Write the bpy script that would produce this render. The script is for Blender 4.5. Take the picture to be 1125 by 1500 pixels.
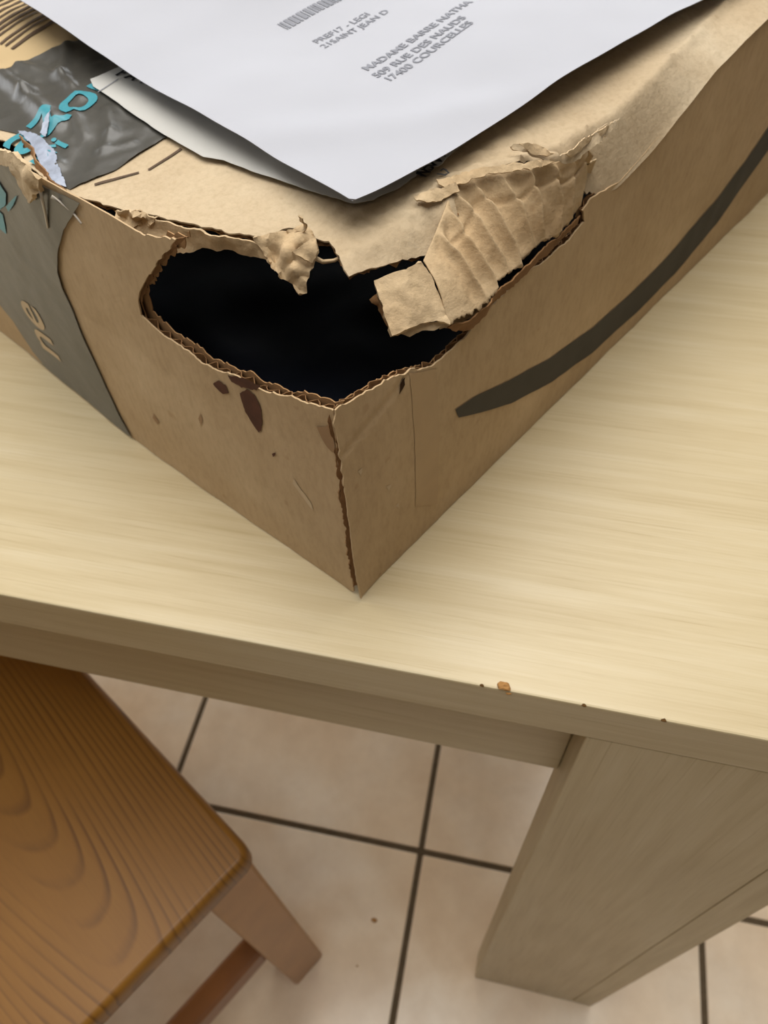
import bpy, bmesh, math, random
from mathutils import Vector, Matrix, noise
from mathutils.geometry import delaunay_2d_cdt

for o in list(bpy.data.objects):
    bpy.data.objects.remove(o)
scene = bpy.context.scene
COL = scene.collection
random.seed(4)

# ------------------------------------------------------------------ camera
F_PX = 1127.9
cam_d = bpy.data.cameras.new('camera')
cam = bpy.data.objects.new('camera', cam_d)
COL.objects.link(cam)
cam_d.sensor_fit = 'VERTICAL'
cam_d.sensor_height = 36.0
cam_d.lens = F_PX * 36.0 / 1500.0
cam_d.clip_start = 0.01
M_ = Matrix.Rotation(0.26126, 4, 'Z') @ Matrix.Rotation(0.65796, 4, 'X') @ Matrix.Rotation(-0.0522, 4, 'Z')
cam.matrix_world = Matrix.Translation((0, -0.1282, 1.02032)) @ M_
cam_d.dof.use_dof = True
cam_d.dof.focus_distance = 0.235
cam_d.dof.aperture_fstop = 18
scene.camera = cam

# ------------------------------------------------------------------ world, window light, exposure
world = bpy.data.worlds.new('world')
scene.world = world
world.use_nodes = True
world.node_tree.nodes['Background'].inputs[0].default_value = (0.80, 0.90, 1.0, 1)
world.node_tree.nodes['Background'].inputs[1].default_value = 1.0

def area(name, loc, target, sx, sy, power, col):
    d = bpy.data.lights.new(name, 'AREA')
    d.shape = 'RECTANGLE'; d.size = sx; d.size_y = sy; d.energy = power; d.color = col
    o = bpy.data.objects.new(name, d); COL.objects.link(o)
    o.location = loc
    o.rotation_euler = (Vector(target) - Vector(loc)).to_track_quat('-Z', 'Y').to_euler()
    return o
area('window_daylight', (-0.3, 2.36, 1.55), (-0.3, 0.0, 1.2), 1.7, 1.3, 44, (0.97, 0.985, 1.0))
area('added_overhead_light', (-0.2, 0.36, 2.46), (-0.2, 0.36, 0), 1.5, 2.0, 70, (1.0, 0.985, 0.96))  # added overhead light for table top and floor; the ceiling has no opening
area('side_window_daylight', (-2.36, 0.5, 1.55), (0.0, 0.3, 1.2), 1.3, 1.2, 20, (0.97, 0.98, 1.0))
scene.view_settings.view_transform = 'Standard'
scene.view_settings.look = 'None'
scene.view_settings.gamma = 1
scene.view_settings.use_curve_mapping = False
scene.view_settings.exposure = -0.62

# ------------------------------------------------------------------ helpers
def lin(r, g, b):
    f = lambda c: (c/255/12.92) if c/255 <= .04045 else ((c/255+.055)/1.055)**2.4
    return (f(r), f(g), f(b), 1)

def tag(o, label=None, cat=None, group=None, kind=None):
    if label: o['label'] = label
    if cat: o['category'] = cat
    if group: o['group'] = group
    if kind: o['kind'] = kind
    return o

def empty(name, loc=(0, 0, 0), rz=0):
    o = bpy.data.objects.new(name, None); COL.objects.link(o)
    o.location = loc; o.rotation_euler = (0, 0, rz); o.empty_display_size = .05
    return o

def link_mesh(name, me, mat, parent=None, smooth=False):
    o = bpy.data.objects.new(name, me); COL.objects.link(o)
    if mat: me.materials.append(mat)
    if parent: o.parent = parent
    if smooth:
        for p in me.polygons: p.use_smooth = True
    return o

def from_py(name, verts, faces, mat, parent=None, smooth=False):
    me = bpy.data.meshes.new(name); me.from_pydata([tuple(v) for v in verts], [], faces); me.update()
    return link_mesh(name, me, mat, parent, smooth)

def prism_box(name, pts8, mat, parent=None, bevel=0.0, seg=2):
    """eight corners: four of the bottom ring, four of the top ring"""
    bm = bmesh.new()
    v = [bm.verts.new(p) for p in pts8]
    for f in ((3, 2, 1, 0), (4, 5, 6, 7), (0, 1, 5, 4), (1, 2, 6, 5), (2, 3, 7, 6), (3, 0, 4, 7)):
        bm.faces.new([v[i] for i in f])
    bmesh.ops.recalc_face_normals(bm, faces=bm.faces)
    if bevel:
        bmesh.ops.bevel(bm, geom=list(bm.edges), offset=bevel, segments=seg, profile=.5, affect='EDGES')
    me = bpy.data.meshes.new(name); bm.to_mesh(me); bm.free()
    return link_mesh(name, me, mat, parent, smooth=False)

def box(name, lo, hi, mat, parent=None, bevel=0.0, seg=2):
    (a, b, c), (d, e, f) = lo, hi
    return prism_box(name, [(a, b, c), (d, b, c), (d, e, c), (a, e, c), (a, b, f), (d, b, f), (d, e, f), (a, e, f)], mat, parent, bevel, seg)

def interp(x, xs, ys):
    if x <= xs[0]: return ys[0]
    for i in range(1, len(xs)):
        if x <= xs[i]:
            t = (x-xs[i-1])/(xs[i]-xs[i-1]); t = t*t*(3-2*t)
            return ys[i-1]+(ys[i]-ys[i-1])*t
    return ys[-1]

def fbm(x, y, s, o=4, seed=0.0):
    return noise.fractal(Vector((x*s, y*s, seed)), 1.0, 2.0, o)

def ridge(x, y, s, o=4, seed=0.0):
    return noise.ridged_multi_fractal(Vector((x*s, y*s, seed)), 1.0, 2.0, o, 1.0, 2.0)*.5-.5

def ragged(pts, step=.0012, amp=.0005, seed=0.0, closed=True, where=None):
    """subdivide a 2-D outline and roughen it like torn board; where(a,b) -> 0..1 scales the roughness"""
    out = []
    n = len(pts)
    for i in range(n if closed else n-1):
        a = Vector(pts[i][:2]); b = Vector(pts[(i+1) % n][:2])
        L = (b-a).length
        k = max(1, int(L/step)); k = min(k, 400)
        t = (b-a).normalized() if L > 0 else Vector((1, 0)); nrm = Vector((-t.y, t.x))
        for j in range(k):
            q = a.lerp(b, j/k)
            w = 1.0 if where is None else where(q.x, q.y)
            if w > 0 and not (j == 0 and w < 1):
                q = q + nrm*(noise.noise(Vector((q.x*700, q.y*700, seed)))*amp*w + noise.noise(Vector((q.x*220, q.y*220, seed+5)))*amp*1.3*w)
            out.append((q.x, q.y))
    return out

def inside(p, poly):
    x, y = p; c = False; j = len(poly)-1
    for i in range(len(poly)):
        xi, yi = poly[i]; xj, yj = poly[j]
        if (yi > y) != (yj > y) and x < (xj-xi)*(y-yi)/(yj-yi)+xi: c = not c
        j = i
    return c

def domain_sheet(name, outline, fn, mat, parent, spacing=.002, thick=0.0, smooth=True, fine=None, offset=-1, flip=False):
    """triangulate a 2-D outline with interior points and drape it with fn(a,b); thick adds real board thickness"""
    dense = []
    for i in range(len(outline)):
        a = outline[i]; b = outline[(i+1) % len(outline)]
        k = max(1, math.ceil(math.hypot(b[0]-a[0], b[1]-a[1])/(spacing*1.01)))
        dense += [(a[0]+(b[0]-a[0])*j/k, a[1]+(b[1]-a[1])*j/k) for j in range(k)]
    outline = dense
    xs = [p[0] for p in outline]; ys = [p[1] for p in outline]
    verts = [Vector(p) for p in outline]; n = len(verts)
    edges = [(i, (i+1) % n) for i in range(n)]
    cell = spacing
    hsh = {}
    for p in outline: hsh.setdefault((int(p[0]//cell), int(p[1]//cell)), []).append(p)
    def clear(x, y, d):
        i, j = int(x//cell), int(y//cell)
        for a in (-1, 0, 1):
            for b in (-1, 0, 1):
                for p in hsh.get((i+a, j+b), ()):
                    if (p[0]-x)**2+(p[1]-y)**2 < d*d: return False
        return True
    grids = [(spacing, None)] + ([fine] if fine else [])
    for sp, reg in grids:
        x0, x1, y0, y1 = (min(xs), max(xs), min(ys), max(ys)) if reg is None else reg
        i = 0
        y = y0+sp*.5
        while y < y1:
            x = x0+sp*(.5 if i % 2 else 0.0)
            while x < x1:
                if reg is None and fine and fine[1][0] < x < fine[1][1] and fine[1][2] < y < fine[1][3]:
                    x += sp; continue
                if clear(x, y, sp*.5) and inside((x, y), outline): verts.append(Vector((x, y)))
                x += sp
            y += sp*.87; i += 1
    r = delaunay_2d_cdt(verts, edges, [list(range(n))], 1, 1e-7)
    V = [fn(v.x, v.y) for v in r[0]]
    Fs = [tuple(f) if not flip else tuple(reversed(f)) for f in r[2]]
    o = from_py(name, V, Fs, mat, parent, smooth)
    if thick:
        m = o.modifiers.new('board', 'SOLIDIFY'); m.thickness = thick; m.offset = offset
        m = o.modifiers.new('crisp_edges', 'EDGE_SPLIT'); m.split_angle = math.radians(50)
    return o

def rbf_sheet(name, outline3, extra3, mat, parent, spacing=.0015, thick=.0004, amp=.0006, scale=160, seed=0.0, rag=.0004, ribs=None, offset=0):
    """a torn piece of board: outline in 3-D (m), best plane, offsets interpolated, crumpled by noise"""
    P = [Vector(p)/1000 for p in outline3]; E = [Vector(p)/1000 for p in extra3]
    c = sum(P, Vector())/len(P)
    n = Vector((0, 0, 0))
    for i in range(len(P)):
        n += (P[i]-c).cross(P[(i+1) % len(P)]-c)
    n.normalize()
    if n.z < 0: n = -n
    ax = (P[1]-P[0]); ax = (ax-n*ax.dot(n)).normalized(); ay = n.cross(ax)
    ctl = [((q-c).dot(ax), (q-c).dot(ay), (q-c).dot(n)) for q in P+E]
    def h(a, b):
        sw = sz = 0.0
        for (x, y, z) in ctl:
            w = 1.0/((x-a)**2+(y-b)**2+1e-7)**1.5
            sw += w; sz += w*z
        return sz/sw
    def fn(a, b):
        d = amp*(ridge(a, b, scale, 4, seed)+.45*ridge(a, b, scale*2.6, 3, seed+3)+.3*fbm(a, b, scale*4, 3, seed+6))
        if ribs: d += ribs(c+ax*a+ay*b)
        return c+ax*a+ay*b+n*(h(a, b)+d)
    out = ragged([(q[0], q[1]) for q in ctl[:len(P)]], .0011, rag, seed)
    area2 = sum(out[i-1][0]*out[i][1]-out[i][0]*out[i-1][1] for i in range(len(out)))
    if area2 < 0: out = out[::-1]
    return domain_sheet(name, out, fn, mat, parent, spacing, thick, True, None, offset)

def text_mesh(body, size, font_scale_x=1.0, bold=0.0, shear=0.0, maxedge=.0025, align='LEFT'):
    cu = bpy.data.curves.new('lettering', 'FONT'); cu.body = body; cu.size = size; cu.offset = bold; cu.shear = shear
    cu.align_x = align; cu.resolution_u = 6
    o = bpy.data.objects.new('lettering', cu); COL.objects.link(o)
    dg = bpy.context.evaluated_depsgraph_get()
    me = bpy.data.meshes.new_from_object(o.evaluated_get(dg))
    bpy.data.objects.remove(o); bpy.data.curves.remove(cu)
    bm = bmesh.new(); bm.from_mesh(me); bpy.data.meshes.remove(me)
    bmesh.ops.triangulate(bm, faces=bm.faces)
    for _ in range(4):
        es = [e for e in bm.edges if e.calc_length() > maxedge]
        if not es: break
        bmesh.ops.subdivide_edges(bm, edges=es, cuts=1)
        bmesh.ops.triangulate(bm, faces=bm.faces)
    return bm

def drape_text(name, body, size, fn, mat, parent, **k):
    bm = text_mesh(body, size, **k)
    for v in bm.verts: v.co = fn(v.co.x, v.co.y)
    me = bpy.data.meshes.new(name); bm.to_mesh(me); bm.free()
    return link_mesh(name, me, mat, parent)

def tube(name, pts, r, mat, parent=None, n=5):
    V, Fc = [], []
    P = [Vector(p) for p in pts]
    for i, q in enumerate(P):
        t = (P[min(i+1, len(P)-1)]-P[max(i-1, 0)]).normalized()
        a = t.orthogonal().normalized(); b = t.cross(a)
        rr = r*(1-.6*i/len(P))
        for k in range(n):
            A = 2*math.pi*k/n; V.append(q+a*math.cos(A)*rr+b*math.sin(A)*rr)
    for i in range(len(P)-1):
        for k in range(n):
            Fc.append((i*n+k, i*n+(k+1) % n, (i+1)*n+(k+1) % n, (i+1)*n+k))
    Fc += [tuple(range(n))[::-1], tuple((len(P)-1)*n+k for k in range(n))]
    return from_py(name, V, Fc, mat, parent, True)

# ------------------------------------------------------------------ materials
class NT:
    def __init__(s, name, rough=.6, spec=.4):
        s.m = bpy.data.materials.new(name); s.m.use_nodes = True
        s.t = s.m.node_tree; s.b = s.t.nodes['Principled BSDF']
        s.b.inputs['Roughness'].default_value = rough
        s.b.inputs['Specular IOR Level'].default_value = spec
        s.tc = s.n('ShaderNodeTexCoord')
    def n(s, k, **p):
        x = s.t.nodes.new(k)
        for a, b in p.items(): setattr(x, a, b)
        return x
    def l(s, a, b): s.t.links.new(a, b)
    def mapping(s, scale, rot=(0, 0, 0), loc=(0, 0, 0), src='Object'):
        m = s.n('ShaderNodeMapping'); s.l(s.tc.outputs[src], m.inputs[0])
        m.inputs['Scale'].default_value = scale; m.inputs['Rotation'].default_value = rot; m.inputs['Location'].default_value = loc
        return m.outputs[0]
    def noise(s, vec, scale, detail=4, rough=.55, dist=0):
        x = s.n('ShaderNodeTexNoise'); s.l(vec, x.inputs['Vector'])
        x.inputs['Scale'].default_value = scale; x.inputs['Detail'].default_value = detail
        x.inputs['Roughness'].default_value = rough; x.inputs['Distortion'].default_value = dist
        return x.outputs['Fac']
    def ramp(s, fac, stops):
        r = s.n('ShaderNodeValToRGB'); s.l(fac, r.inputs[0])
        e = r.color_ramp.elements
        while len(e) < len(stops): e.new(.5)
        for i, (p, c) in enumerate(stops): e[i].position = p; e[i].color = c
        return r.outputs[0]
    def mix(s, fac, a, b, blend='MIX'):
        x = s.n('ShaderNodeMix', data_type='RGBA', blend_type=blend)
        for v, i in ((fac, 0), (a, 6), (b, 7)):
            if hasattr(v, 'node'): s.l(v, x.inputs[i])
            else: x.inputs[i].default_value = v
        return x.outputs[2]
    def bump(s, h, strength, dist=.001):
        b = s.n('ShaderNodeBump'); b.inputs['Strength'].default_value = strength; b.inputs['Distance'].default_value = dist
        s.l(h, b.inputs['Height']); s.l(b.outputs[0], s.b.inputs['Normal'])
        return b
    def color(s, c):
        if hasattr(c, 'node'): s.l(c, s.b.inputs['Base Color'])
        else: s.b.inputs['Base Color'].default_value = c
        return s.m

def mat_cardboard(name, c1, c2, c3, bump=.35, rough=.75):
    m = NT(name, rough, .25)
    v = m.mapping((1, 1, 1))
    big = m.noise(v, 14, 4, .6)
    fib = m.noise(m.mapping((1, 1, .35)), 420, 3, .7)
    c = m.ramp(big, [(.32, c1), (.55, c2), (.75, c3)])
    f2 = m.ramp(fib, [(.3, (.80, .78, .74, 1)), (.55, (1, 1, 1, 1)), (.8, (1.06, 1.05, 1.04, 1))])
    c = m.mix(.55, c, f2, 'MULTIPLY')
    spots = m.ramp(m.noise(v, 130, 2, .5), [(.70, (1, 1, 1, 1)), (.78, (.72, .64, .55, 1))])
    c = m.mix(.5, c, spots, 'MULTIPLY')
    m.bump(m.noise(v, 300, 5, .65), bump, .0006)
    return m.color(c)

KRAFT = mat_cardboard('kraft_cardboard', lin(180, 153, 116), lin(191, 164, 127), lin(202, 176, 139))
LIDM = mat_cardboard('kraft_cardboard_lid', lin(182, 160, 128), lin(194, 174, 143), lin(206, 189, 160), .8)
TORN = mat_cardboard('torn_paper_liner', lin(182, 154, 116), lin(202, 178, 142), lin(220, 201, 170), 1.0, .85)
FLUTE = mat_cardboard('fluting_paper', lin(120, 88, 56), lin(140, 104, 68), lin(158, 122, 82), .5, .9)
INNER = mat_cardboard('inner_liner_paper', lin(150, 114, 76), lin(164, 128, 88), lin(176, 140, 98), .4, .9)

def mat_plain(name, c, rough=.6, spec=.4, var=.12, scale=60, bump=.0):
    m = NT(name, rough, spec)
    nz = m.noise(m.mapping((1, 1, 1)), scale, 4, .6)
    lo = tuple(x*(1-var) for x in c[:3])+(1,); hi = tuple(min(1, x*(1+var)) for x in c[:3])+(1,)
    m.color(m.ramp(nz, [(.3, lo), (.7, hi)]))
    if bump: m.bump(m.noise(m.mapping((1, 1, 1)), scale*4, 4, .6), bump, .0005)
    return m.m

TAPE = mat_plain('charcoal_tape', lin(74, 72, 66), .33, .5, .12, 40, .25)
TEAL = mat_plain('teal_print', lin(64, 142, 154), .4, .4, .10, 90)
BEIGE = mat_plain('beige_print', lin(196, 172, 138), .5, .3, .06, 90)
INK = mat_plain('dark_print', lin(52, 47, 40), .6, .3, .10, 120)
GREYINK = mat_plain('grey_address_ink', lin(128, 129, 136), .7, .2, .10, 200)
BLACKINK = mat_plain('black_label_ink', lin(40, 38, 38), .6, .2, .1, 200)
BAR = mat_plain('brown_barcode_ink', lin(88, 70, 54), .6, .2, .1, 200)
STAIN = mat_plain('red_brown_stain', lin(80, 46, 32), .7, .2, .2, 200)
DAMP = mat_plain('damp_mark', lin(156, 124, 90), .7, .2, .08, 60)
STRIP = mat_plain('darker_brown_band', lin(176, 146, 107), .5, .4, .05, 60)  # brown slightly darker than the wall board
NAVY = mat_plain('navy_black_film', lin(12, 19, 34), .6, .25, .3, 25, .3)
STRAND = mat_plain('clear_tape_strand', lin(186, 176, 160), .3, .5, .08, 90)
SLIT = mat_plain('dark_slit', lin(58, 40, 24), .8, .1, .1, 200)
FRAY = mat_plain('stretched_tape_film', lin(158, 166, 182), .3, .6, .28, 160, .4)

def mat_paper(name, c, bump=.25):
    m = NT(name, .85, .12)
    v = m.mapping((1, 1, 1))
    nz = m.noise(v, 9, 3, .5)
    m.color(m.ramp(nz, [(.3, tuple(x*.97 for x in c[:3])+(1,)), (.7, c)]))
    m.bump(m.noise(v, 60, 5, .5), bump, .0008)
    return m.m
PAPER = mat_paper('white_envelope_paper', lin(175, 176, 182))
LABELP = mat_paper('off_white_label_paper', lin(188, 186, 180), .15)
TANLABEL = mat_paper('tan_label_paper', lin(188, 164, 124), .15)

def mat_pale_wood(name, vertical=False, rough=.38):
    m = NT(name, rough, .45)
    sc = (1, 1, 16) if vertical == 'cross' else ((16, 16, 1) if vertical else (1, 16, 16))
    v = m.mapping(sc)
    a = m.noise(v, 9, 6, .62, .25)
    b = m.noise(m.mapping(tuple(x*5 if x > 1 else x for x in sc)), 12, 4, .65, .1)
    big = m.noise(m.mapping((1.6, 3, 3)), 3.2, 3, .5)
    c = m.ramp(a, [(.25, lin(187, 168, 129)), (.5, lin(198, 181, 144)), (.75, lin(206, 191, 158))])
    d = m.ramp(b, [(.30, (.70, .63, .52, 1)), (.41, (.94, .93, .90, 1)), (.6, (1, 1, 1, 1))])
    c = m.mix(.55, c, d, 'MULTIPLY')
    e = m.ramp(big, [(.3, (.93, .92, .90, 1)), (.7, (1.03, 1.03, 1.03, 1))])
    c = m.mix(.6, c, e, 'MULTIPLY')
    m.bump(b, .18, .0006)
    return m.color(c)
OAK = mat_pale_wood('pale_oak_laminate')
OAKV = mat_pale_wood('pale_oak_laminate_upright', True, .45)

def mat_pine(name, long_axis, rings=True):
    m = NT(name, .42, .35)
    v = m.mapping((1, 1, 1))
    w = m.n('ShaderNodeTexWave', wave_type='RINGS', rings_direction='Z' if rings else 'X', wave_profile='SAW')
    mp = m.mapping((.13, 1.0, 1.0), (0, 0, 0), (-.030, .070, 0))
    m.l(mp, w.inputs['Vector'])
    w.inputs['Scale'].default_value = 72
    w.inputs['Distortion'].default_value = 11; w.inputs['Detail'].default_value = 1.5
    w.inputs['Detail Scale'].default_value = .22; w.inputs['Detail Roughness'].default_value = .55
    big = m.noise(v, 7, 3, .5)
    c = m.ramp(w.outputs['Fac'], [(.0, lin(146, 102, 40)), (.62, lin(138, 94, 32)), (.88, lin(90, 54, 13)), (1, lin(140, 96, 34))])
    c = m.mix(m.ramp(m.noise(m.mapping((2.5, 9, 9)), 3, 3, .5), [(.35, (.05, .05, .05, 1)), (.62, (.85, .85, .85, 1))]), lin(138, 94, 32), c)
    e = m.ramp(big, [(.3, (.86, .84, .80, 1)), (.7, (1.08, 1.08, 1.08, 1))])
    c = m.mix(.8, c, e, 'MULTIPLY')
    fine = m.noise(m.mapping((3, 60, 60)), 12, 3, .5)
    g = m.ramp(fine, [(.3, (.88, .86, .84, 1)), (.6, (1, 1, 1, 1))])
    c = m.mix(.6, c, g, 'MULTIPLY')
    return m.color(c)
PINE = mat_pine('varnished_pine', 'X')
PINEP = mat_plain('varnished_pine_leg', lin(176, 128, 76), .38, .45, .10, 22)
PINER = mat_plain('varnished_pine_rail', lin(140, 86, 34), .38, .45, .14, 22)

def mat_tile():
    m = NT('beige_ceramic_tile', .24, .5)
    v = m.mapping((1, 1, 1))
    oi = m.n('ShaderNodeObjectInfo')
    ad = m.n('ShaderNodeVectorMath', operation='ADD'); m.l(v, ad.inputs[0])
    sc = m.n('ShaderNodeVectorMath', operation='SCALE'); sc.inputs['Scale'].default_value = 1.0
    m.l(oi.outputs['Location'], sc.inputs[0]); m.l(sc.outputs[0], ad.inputs[1])
    a = m.noise(ad.outputs[0], 5, 5, .55)
    b = m.noise(ad.outputs[0], 22, 5, .6)
    c = m.ramp(a, [(.3, lin(226, 198, 164)), (.5, lin(235, 213, 184)), (.72, lin(243, 229, 208))])
    d = m.ramp(b, [(.3, (.86, .83, .80, 1)), (.65, (1, 1, 1, 1))])
    return m.color(m.mix(.8, c, d, 'MULTIPLY'))
TILE = mat_tile()
GROUT = mat_plain('dark_grout', lin(92, 78, 60), .9, .1, .15, 80)
PLASTER = mat_plain('cream_plaster', lin(128, 126, 124), .9, .2, .03, 6)
CEIL = mat_plain('white_ceiling', lin(215, 214, 212), .9, .2, .02, 6)
FRAME = mat_plain('white_window_frame', lin(235, 235, 232), .4, .4, .02, 10)

# ------------------------------------------------------------------ room
R0, R1, RH = -2.4, 2.4, 2.5
floor = box('floor', (R0, R0, -.05), (R1, R1, -.0015), GROUT)
tag(floor, kind='structure')
TX, TY, TYAW, TS = -.04183, .12046, .0165, .33601
tile_me = None
cu_, su_ = math.cos(TYAW), math.sin(TYAW)
for i in range(-6, 7):
    for j in range(-6, 6):
        x = TX+cu_*(i+.5)*TS-su_*(j+.5)*TS; y = TY+su_*(i+.5)*TS+cu_*(j+.5)*TS
        if max(abs(x), abs(y)) > 2.18: continue
        if tile_me is None:
            h = TS/2-.0035
            t = box('tile', (-h, -h, -.008), (h, h, 0), TILE, floor, .0012, 1); tile_me = t.data
        else:
            t = bpy.data.objects.new('tile', tile_me); COL.objects.link(t); t.parent = floor
        t.location = (x, y, 0); t.rotation_euler = (0, 0, TYAW)

def wall(name, axis, at, sign, holes=()):
    """a wall slab made of boxes around its window opening, as one mesh"""
    bm = bmesh.new()
    def add(a0, a1, z0, z1):
        lo, hi = (at, at+.12*sign) if sign > 0 else (at-.12, at)
        p = [(a0, lo, z0), (a1, lo, z0), (a1, hi, z0), (a0, hi, z0), (a0, lo, z1), (a1, lo, z1), (a1, hi, z1), (a0, hi, z1)]
        if axis == 'x': p = [(q[1], q[0], q[2]) for q in p]
        v = [bm.verts.new(q) for q in p]
        for f in ((3, 2, 1, 0), (4, 5, 6, 7), (0, 1, 5, 4), (1, 2, 6, 5), (2, 3, 7, 6), (3, 0, 4, 7)): bm.faces.new([v[k] for k in f])
    if holes:
        a0, a1, z0, z1 = holes
        add(R0, a0, 0, RH); add(a1, R1, 0, RH); add(a0, a1, 0, z0); add(a0, a1, z1, RH)
    else: add(R0, R1, 0, RH)
    bmesh.ops.recalc_face_normals(bm, faces=bm.faces)
    me = bpy.data.meshes.new(name); bm.to_mesh(me); bm.free()
    return tag(link_mesh(name, me, PLASTER), kind='structure')
wall('wall_back', 'y', R1, 1, (-1.2, .6, .85, 2.25))
wall('wall_front', 'y', R0, -1)
wall('wall_left', 'x', R0, -1, (-.2, 1.2, .9, 2.2))
wall('wall_right', 'x', R1, 1)
tag(box('ceiling', (R0, R0, RH), (R1, R1, RH+.1), CEIL), kind='structure')
def window(name, axis, at, a0, a1, z0, z1):
    e = empty(name); tag(e, kind='structure')
    def b(n, lo, hi):
        if axis == 'x': lo, hi = (lo[1], lo[0], lo[2]), (hi[1], hi[0], hi[2])
        lo2 = tuple(min(p, q) for p, q in zip(lo, hi)); hi2 = tuple(max(p, q) for p, q in zip(lo, hi))
        box(n, lo2, hi2, FRAME, e)
    s = 1 if at > 0 else -1
    y0, y1 = at+.04*s, at+.09*s
    b('window_frame', (a0, y0, z0), (a0+.05, y1, z1)); b('window_frame', (a1-.05, y0, z0), (a1, y1, z1))
    b('window_frame', (a0+.05, y0, z0), (a1-.05, y1, z0+.05)); b('window_frame', (a0+.05, y0, z1-.05), (a1-.05, y1, z1))
    m = (a0+a1)/2
    b('mullion', (m-.03, y0, z0+.05), (m+.03, y1, z1-.05))
window('window_1', 'y', R1, -1.2, .6, .85, 2.25)
window('window_2', 'x', R0, -.2, 1.2, .9, 2.2)

# ------------------------------------------------------------------ table
ZT, ZU = .75, .7219
table = empty('dining_table', (-.5, .42, 0))
tag(table, 'pale oak laminate table with the torn parcel on it', 'table')
def tb(name, lo, hi, mat, bevel=.0012, parent=None):
    return box(name, tuple(a-b for a, b in zip(lo, (-.5, .42, 0))), tuple(a-b for a, b in zip(hi, (-.5, .42, 0))), mat, parent or table, bevel)
TXR, TXL, TYB = .178, -1.18, .84
top_ = tb('table_top', (TXL, 0, ZU), (TXR, TYB, ZT), OAK, .0009)
LX, LW = .0438, .130
for (x0, x1, y0, sy) in ((LX, LX+LW, .0004, 1), (TXL+.004, TXL+.004+LW, .0004, 1), (LX, LX+LW, TYB-.0004, -1), (TXL+.004, TXL+.004+LW, TYB-.0004, -1)):
    ya, yb = sorted((y0, y0+sy*.026)); 
    right_side = x0 > -.5
    g = .022
    fa, fb = (x0, x1-g) if right_side else (x0+g, x1)
    leg = tb('leg', (fa, ya, 0), (fb, yb, ZU), OAKV, .0008)
    # the return board of the L-shaped leg: its edge is the strip beside the joint
    ga, gb = (x1-g+.0008, x1) if right_side else (x0, x0+g-.0008)
    yc, yd = sorted((y0+sy*.0002, y0+sy*.11))
    ob = tb('leg_side_board', (ga, yc, 0), (gb, yd, ZU), OAKV, .0008, leg)
AP = .635
for y0 in (.0100, TYB-.028):
    tb('apron', (TXL+.03, y0 if y0 > .4 else .0178, AP), (LX-.0003, y0+.026, ZU), OAK, .0008)
    
for x0 in (TXL+.03, TXR-.06):
    tb('apron', (x0, .12, AP), (x0+.02, TYB-.12, ZU), OAK, .0008)

def crumb_mesh(r, seed, flat=.5):
    bm = bmesh.new(); bmesh.ops.create_icosphere(bm, subdivisions=2, radius=r)
    for v in bm.verts:
        k = 1+.55*noise.noise(v.co*(1.1/r)+Vector((seed, 0, 0)))
        v.co = Vector((v.co.x*k*1.5, v.co.y*k, v.co.z*k*flat))
    me = bpy.data.meshes.new('crumb'); bm.to_mesh(me); bm.free(); return me
CHIP = mat_plain('bare_chipboard', lin(168, 124, 74), .9, .1, .2, 600)
CHIPD = mat_plain('dark_chipboard', lin(92, 66, 36), .9, .1, .2, 600)
# chipped laminate on the front edge: chipboard lumps that belong to the table
for (x, dz, r, m) in ((.0105, -.0014, .0012, CHIP), (.0003, -.0003, .0007, CHIPD), (.0379, -.0004, .0008, CHIPD), (.0666, -.0004, .0008, CHIPD), (-.004, -.003, .0006, CHIP)):
    o = link_mesh('edge_chip', crumb_mesh(r, x*50, .55), m, table)
    o.location = Vector((x, .0006, ZT+dz))-Vector((-.5, .42, 0))

# ------------------------------------------------------------------ stool
SZ = .45
K = Vector((-.1375, -.0145, 0)); e1 = Vector((-.864, .503, 0)).normalized(); e2 = Vector((-e1.y, e1.x, 0))
SA, SB = .36, .34
stool = empty('wooden_stool', K+e1*SA/2+e2*SB/2, math.atan2(e1.y, e1.x))
tag(stool, 'varnished orange pine stool standing partly under the table', 'stool')
# local: x along the grain (away from the near corner), y towards the photographer
bm = bmesh.new()
def rr(o, z, rad=.012, n=5):
    pts = []
    for cx, cy, a0 in ((SA/2-rad, SB/2-rad, 0), (-SA/2+rad, SB/2-rad, 90), (-SA/2+rad, -SB/2+rad, 180), (SA/2-rad, -SB/2+rad, 270)):
        for k in range(n+1):
            a = math.radians(a0+90*k/n); pts.append(bm.verts.new((cx+math.cos(a)*(rad-o), cy+math.sin(a)*(rad-o), z)))
    return pts
prof = [(.0035, SZ-.026), (.0, SZ-.022), (0, SZ-.006), (.0008, SZ-.003), (.0026, SZ-.0009), (.0055, SZ)]
rings = [rr(o, z) for o, z in prof]
for a, b in zip(rings, rings[1:]):
    n = len(a)
    for k in range(n): bm.faces.new((a[k], a[(k+1) % n], b[(k+1) % n], b[k]))
bm.faces.new(rings[-1]); bm.faces.new(rings[0][::-1])
me = bpy.data.meshes.new('seat'); bm.to_mesh(me); bm.free()
seat = link_mesh('seat', me, PINE, stool, True)
for p in me.polygons:
    if len(p.vertices) > 4: p.use_smooth = False
lw_, ld_ = .042, .040
for sx in (-1, 1):
    for sy in (-1, 1):
        # near corner is (-SA/2, -SB/2); legs flare slightly downwards
        x0, y0 = sx*(SA/2-.006), sy*(SB/2-.004)
        x1, y1 = sx*(SA/2+.006), sy*(SB/2+.003)
        P8 = []
        for (X, Y, z, wx, wy) in ((x1, y1, 0, ld_*.9, lw_), (x0, y0, SZ-.026, ld_, lw_)):
            xa, xb = sorted((X, X-sx*wx)); ya, yb = sorted((Y, Y-sy*wy))
            P8 += [(xa, ya, z), (xb, ya, z), (xb, yb, z), (xa, yb, z)]
        prism_box('leg', P8, PINEP, stool, .003, 2)
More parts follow.
